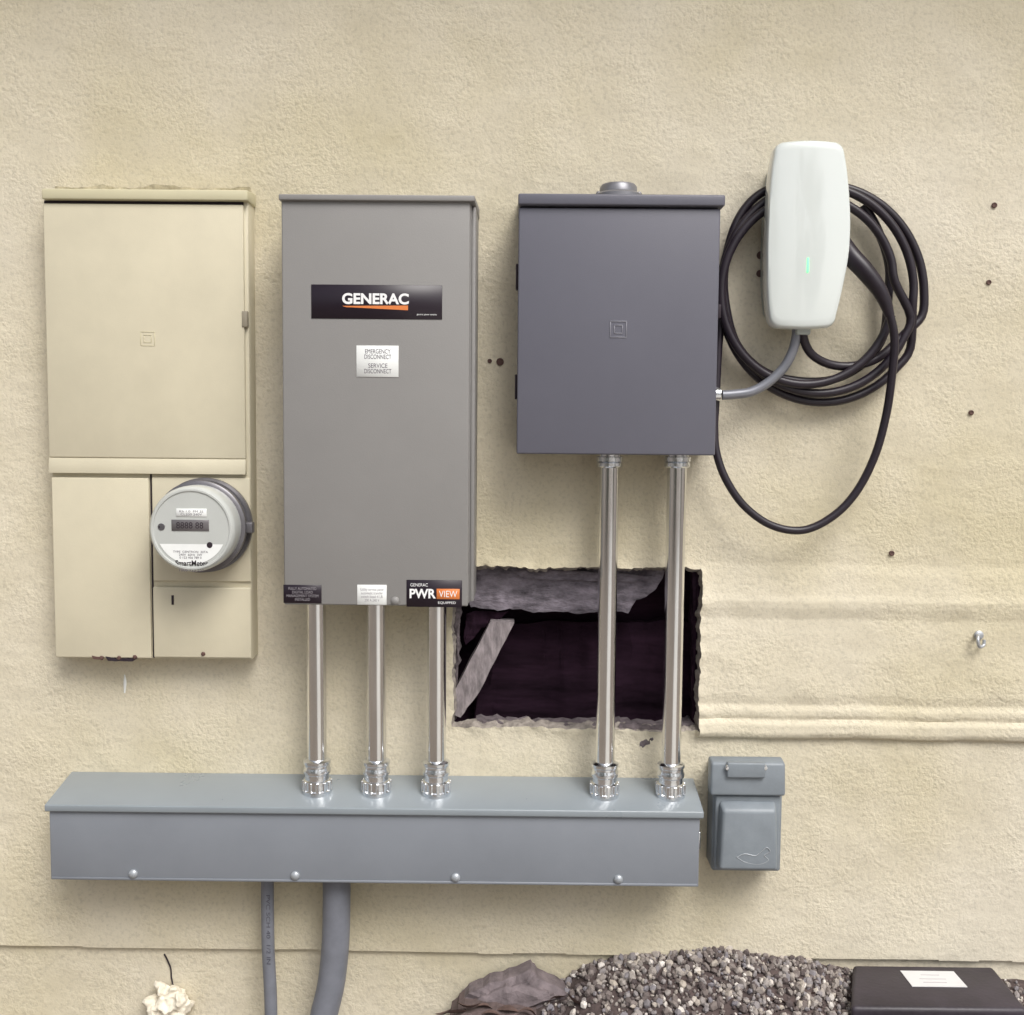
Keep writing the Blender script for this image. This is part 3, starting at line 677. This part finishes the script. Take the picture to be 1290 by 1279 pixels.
# whip conduit from breaker box to charger
tube("conduit_whip", [S(910,498,.06), S(925,497,.06), S(945,494,.06), S(965,484,.06), S(985,466,.062), S(997,446,.065), S(1003,425,.068), S(1004,408,.07)], .0088, mat("grey_flex", rgb(140,142,150,.9), .35, metal=.3, var=.1, vscale=30), None, 16)

# ---------------------------------------------------------------- wall bits
for k, (u, v, s) in enumerate(((630,456,4.2),(617,455,2.5),(958,322,4.5),(957,345,4),(1252,259,3),(1245,356,2.8),(1223,520,2.8),(1123,697,3),(1131,755,2))):
    r = s*.0013; q = S(u, v, 0); q.y = -.0022
    lathe("screw_anchor", [(r*1.25,-.004),(r*1.3,.001),(r*.9,.0018),(r*.7,.0008),(0,.0005)], M_rust, None, 16, outY(q))
H = empty("wall_hook", S(1232, 805, .01))
M_hook = mat("hook_steel", (.5,.52,.55,1), .35, metal=.6)
tube("hook_wire", [S(1232,801,.0), S(1232,801,.022), S(1232,808,.030), S(1234,815,.027), S(1239,813,.022), S(1240,806,.020)], .0032, M_hook, H, 10)
lathe("hook_plate", [(.0085,0),(.0085,.013),(.006,.0145),(0,.015)], M_hook, H, 20, outY(S(1230,799,.0)))
# crumpled expanding foam around a stub low on the wall: one fused lump
bm = bmesh.new()
for u, v, r in ((212,1264,.030),(200,1272,.026),(226,1260,.022),(206,1247,.016),(232,1268,.018),(196,1242,.010),(190,1262,.016),(217,1247,.014),(222,1280,.026),(205,1288,.03)):
    q = S(u, v, .012); bmesh.ops.create_icosphere(bm, subdivisions=3, radius=r*.8, matrix=Matrix.Translation(q))
fo = from_bm(bm, "foam_patch", M_foam, None, True, 80)
md = fo.modifiers.new("fuse", 'REMESH'); md.mode = 'VOXEL'; md.voxel_size = .0022; md.use_smooth_shade = True
dg = bpy.context.evaluated_depsgraph_get(); me = bpy.data.meshes.new_from_object(fo.evaluated_get(dg)); fo.modifiers.clear()
for v in me.vertices:
    for f_, a_ in ((45, .010), (120, .004)):
        q = v.co*f_; v.co += Vector((noise.noise(q), noise.noise(q+Vector((5,0,0))), noise.noise(q+Vector((0,5,0)))))*a_
fo.data = me
if not me.materials: me.materials.append(M_foam)
tube("dry_root", [S(207,1202,-.008), S(211,1210,-.008), S(215,1220,-.009), S(216,1232,-.007), S(219,1245,.0)], .0016, M_dark, None, 8)
tube("paint_drip", [S(157,850,.0), S(157.5,860,.0005), S(157,873,.0)], .003, M_lab, None, 8, radii=[.001,.003,.0015])

# ---------------------------------------------------------------- light
w = bpy.data.worlds.new("World"); scene.world = w; w.use_nodes = True
nt = w.node_tree; sky = nt.nodes.new("ShaderNodeTexSky"); sky.sky_type = 'NISHITA'; sky.sun_disc = False
EL, AZ = 50, 30
sky.sun_elevation = rad(EL); sky.sun_rotation = rad(180-AZ); sky.air_density = 1; sky.dust_density = 4; sky.ozone_density = 1
hs = nt.nodes.new("ShaderNodeHueSaturation"); hs.inputs["Saturation"].default_value = .35
nt.links.new(sky.outputs[0], hs.inputs["Color"]); nt.links.new(hs.outputs[0], nt.nodes["Background"].inputs[0])
nt.nodes["Background"].inputs[1].default_value = .15
sl = bpy.data.lights.new("sun", 'SUN'); sl.energy = 2.25; sl.angle = rad(30); sl.color = (1, .975, .94)
so = bpy.data.objects.new("sun", sl); scene.collection.objects.link(so)
dirv = Vector((math.sin(rad(AZ))*math.cos(rad(EL)), -math.cos(rad(AZ))*math.cos(rad(EL)), math.sin(rad(EL))))
so.rotation_euler = dirv.to_track_quat('Z', 'Y').to_euler(); so.location = (2, -4, 5)
scene.view_settings.view_transform = 'Standard'; scene.view_settings.look = 'None'; scene.view_settings.exposure = 0
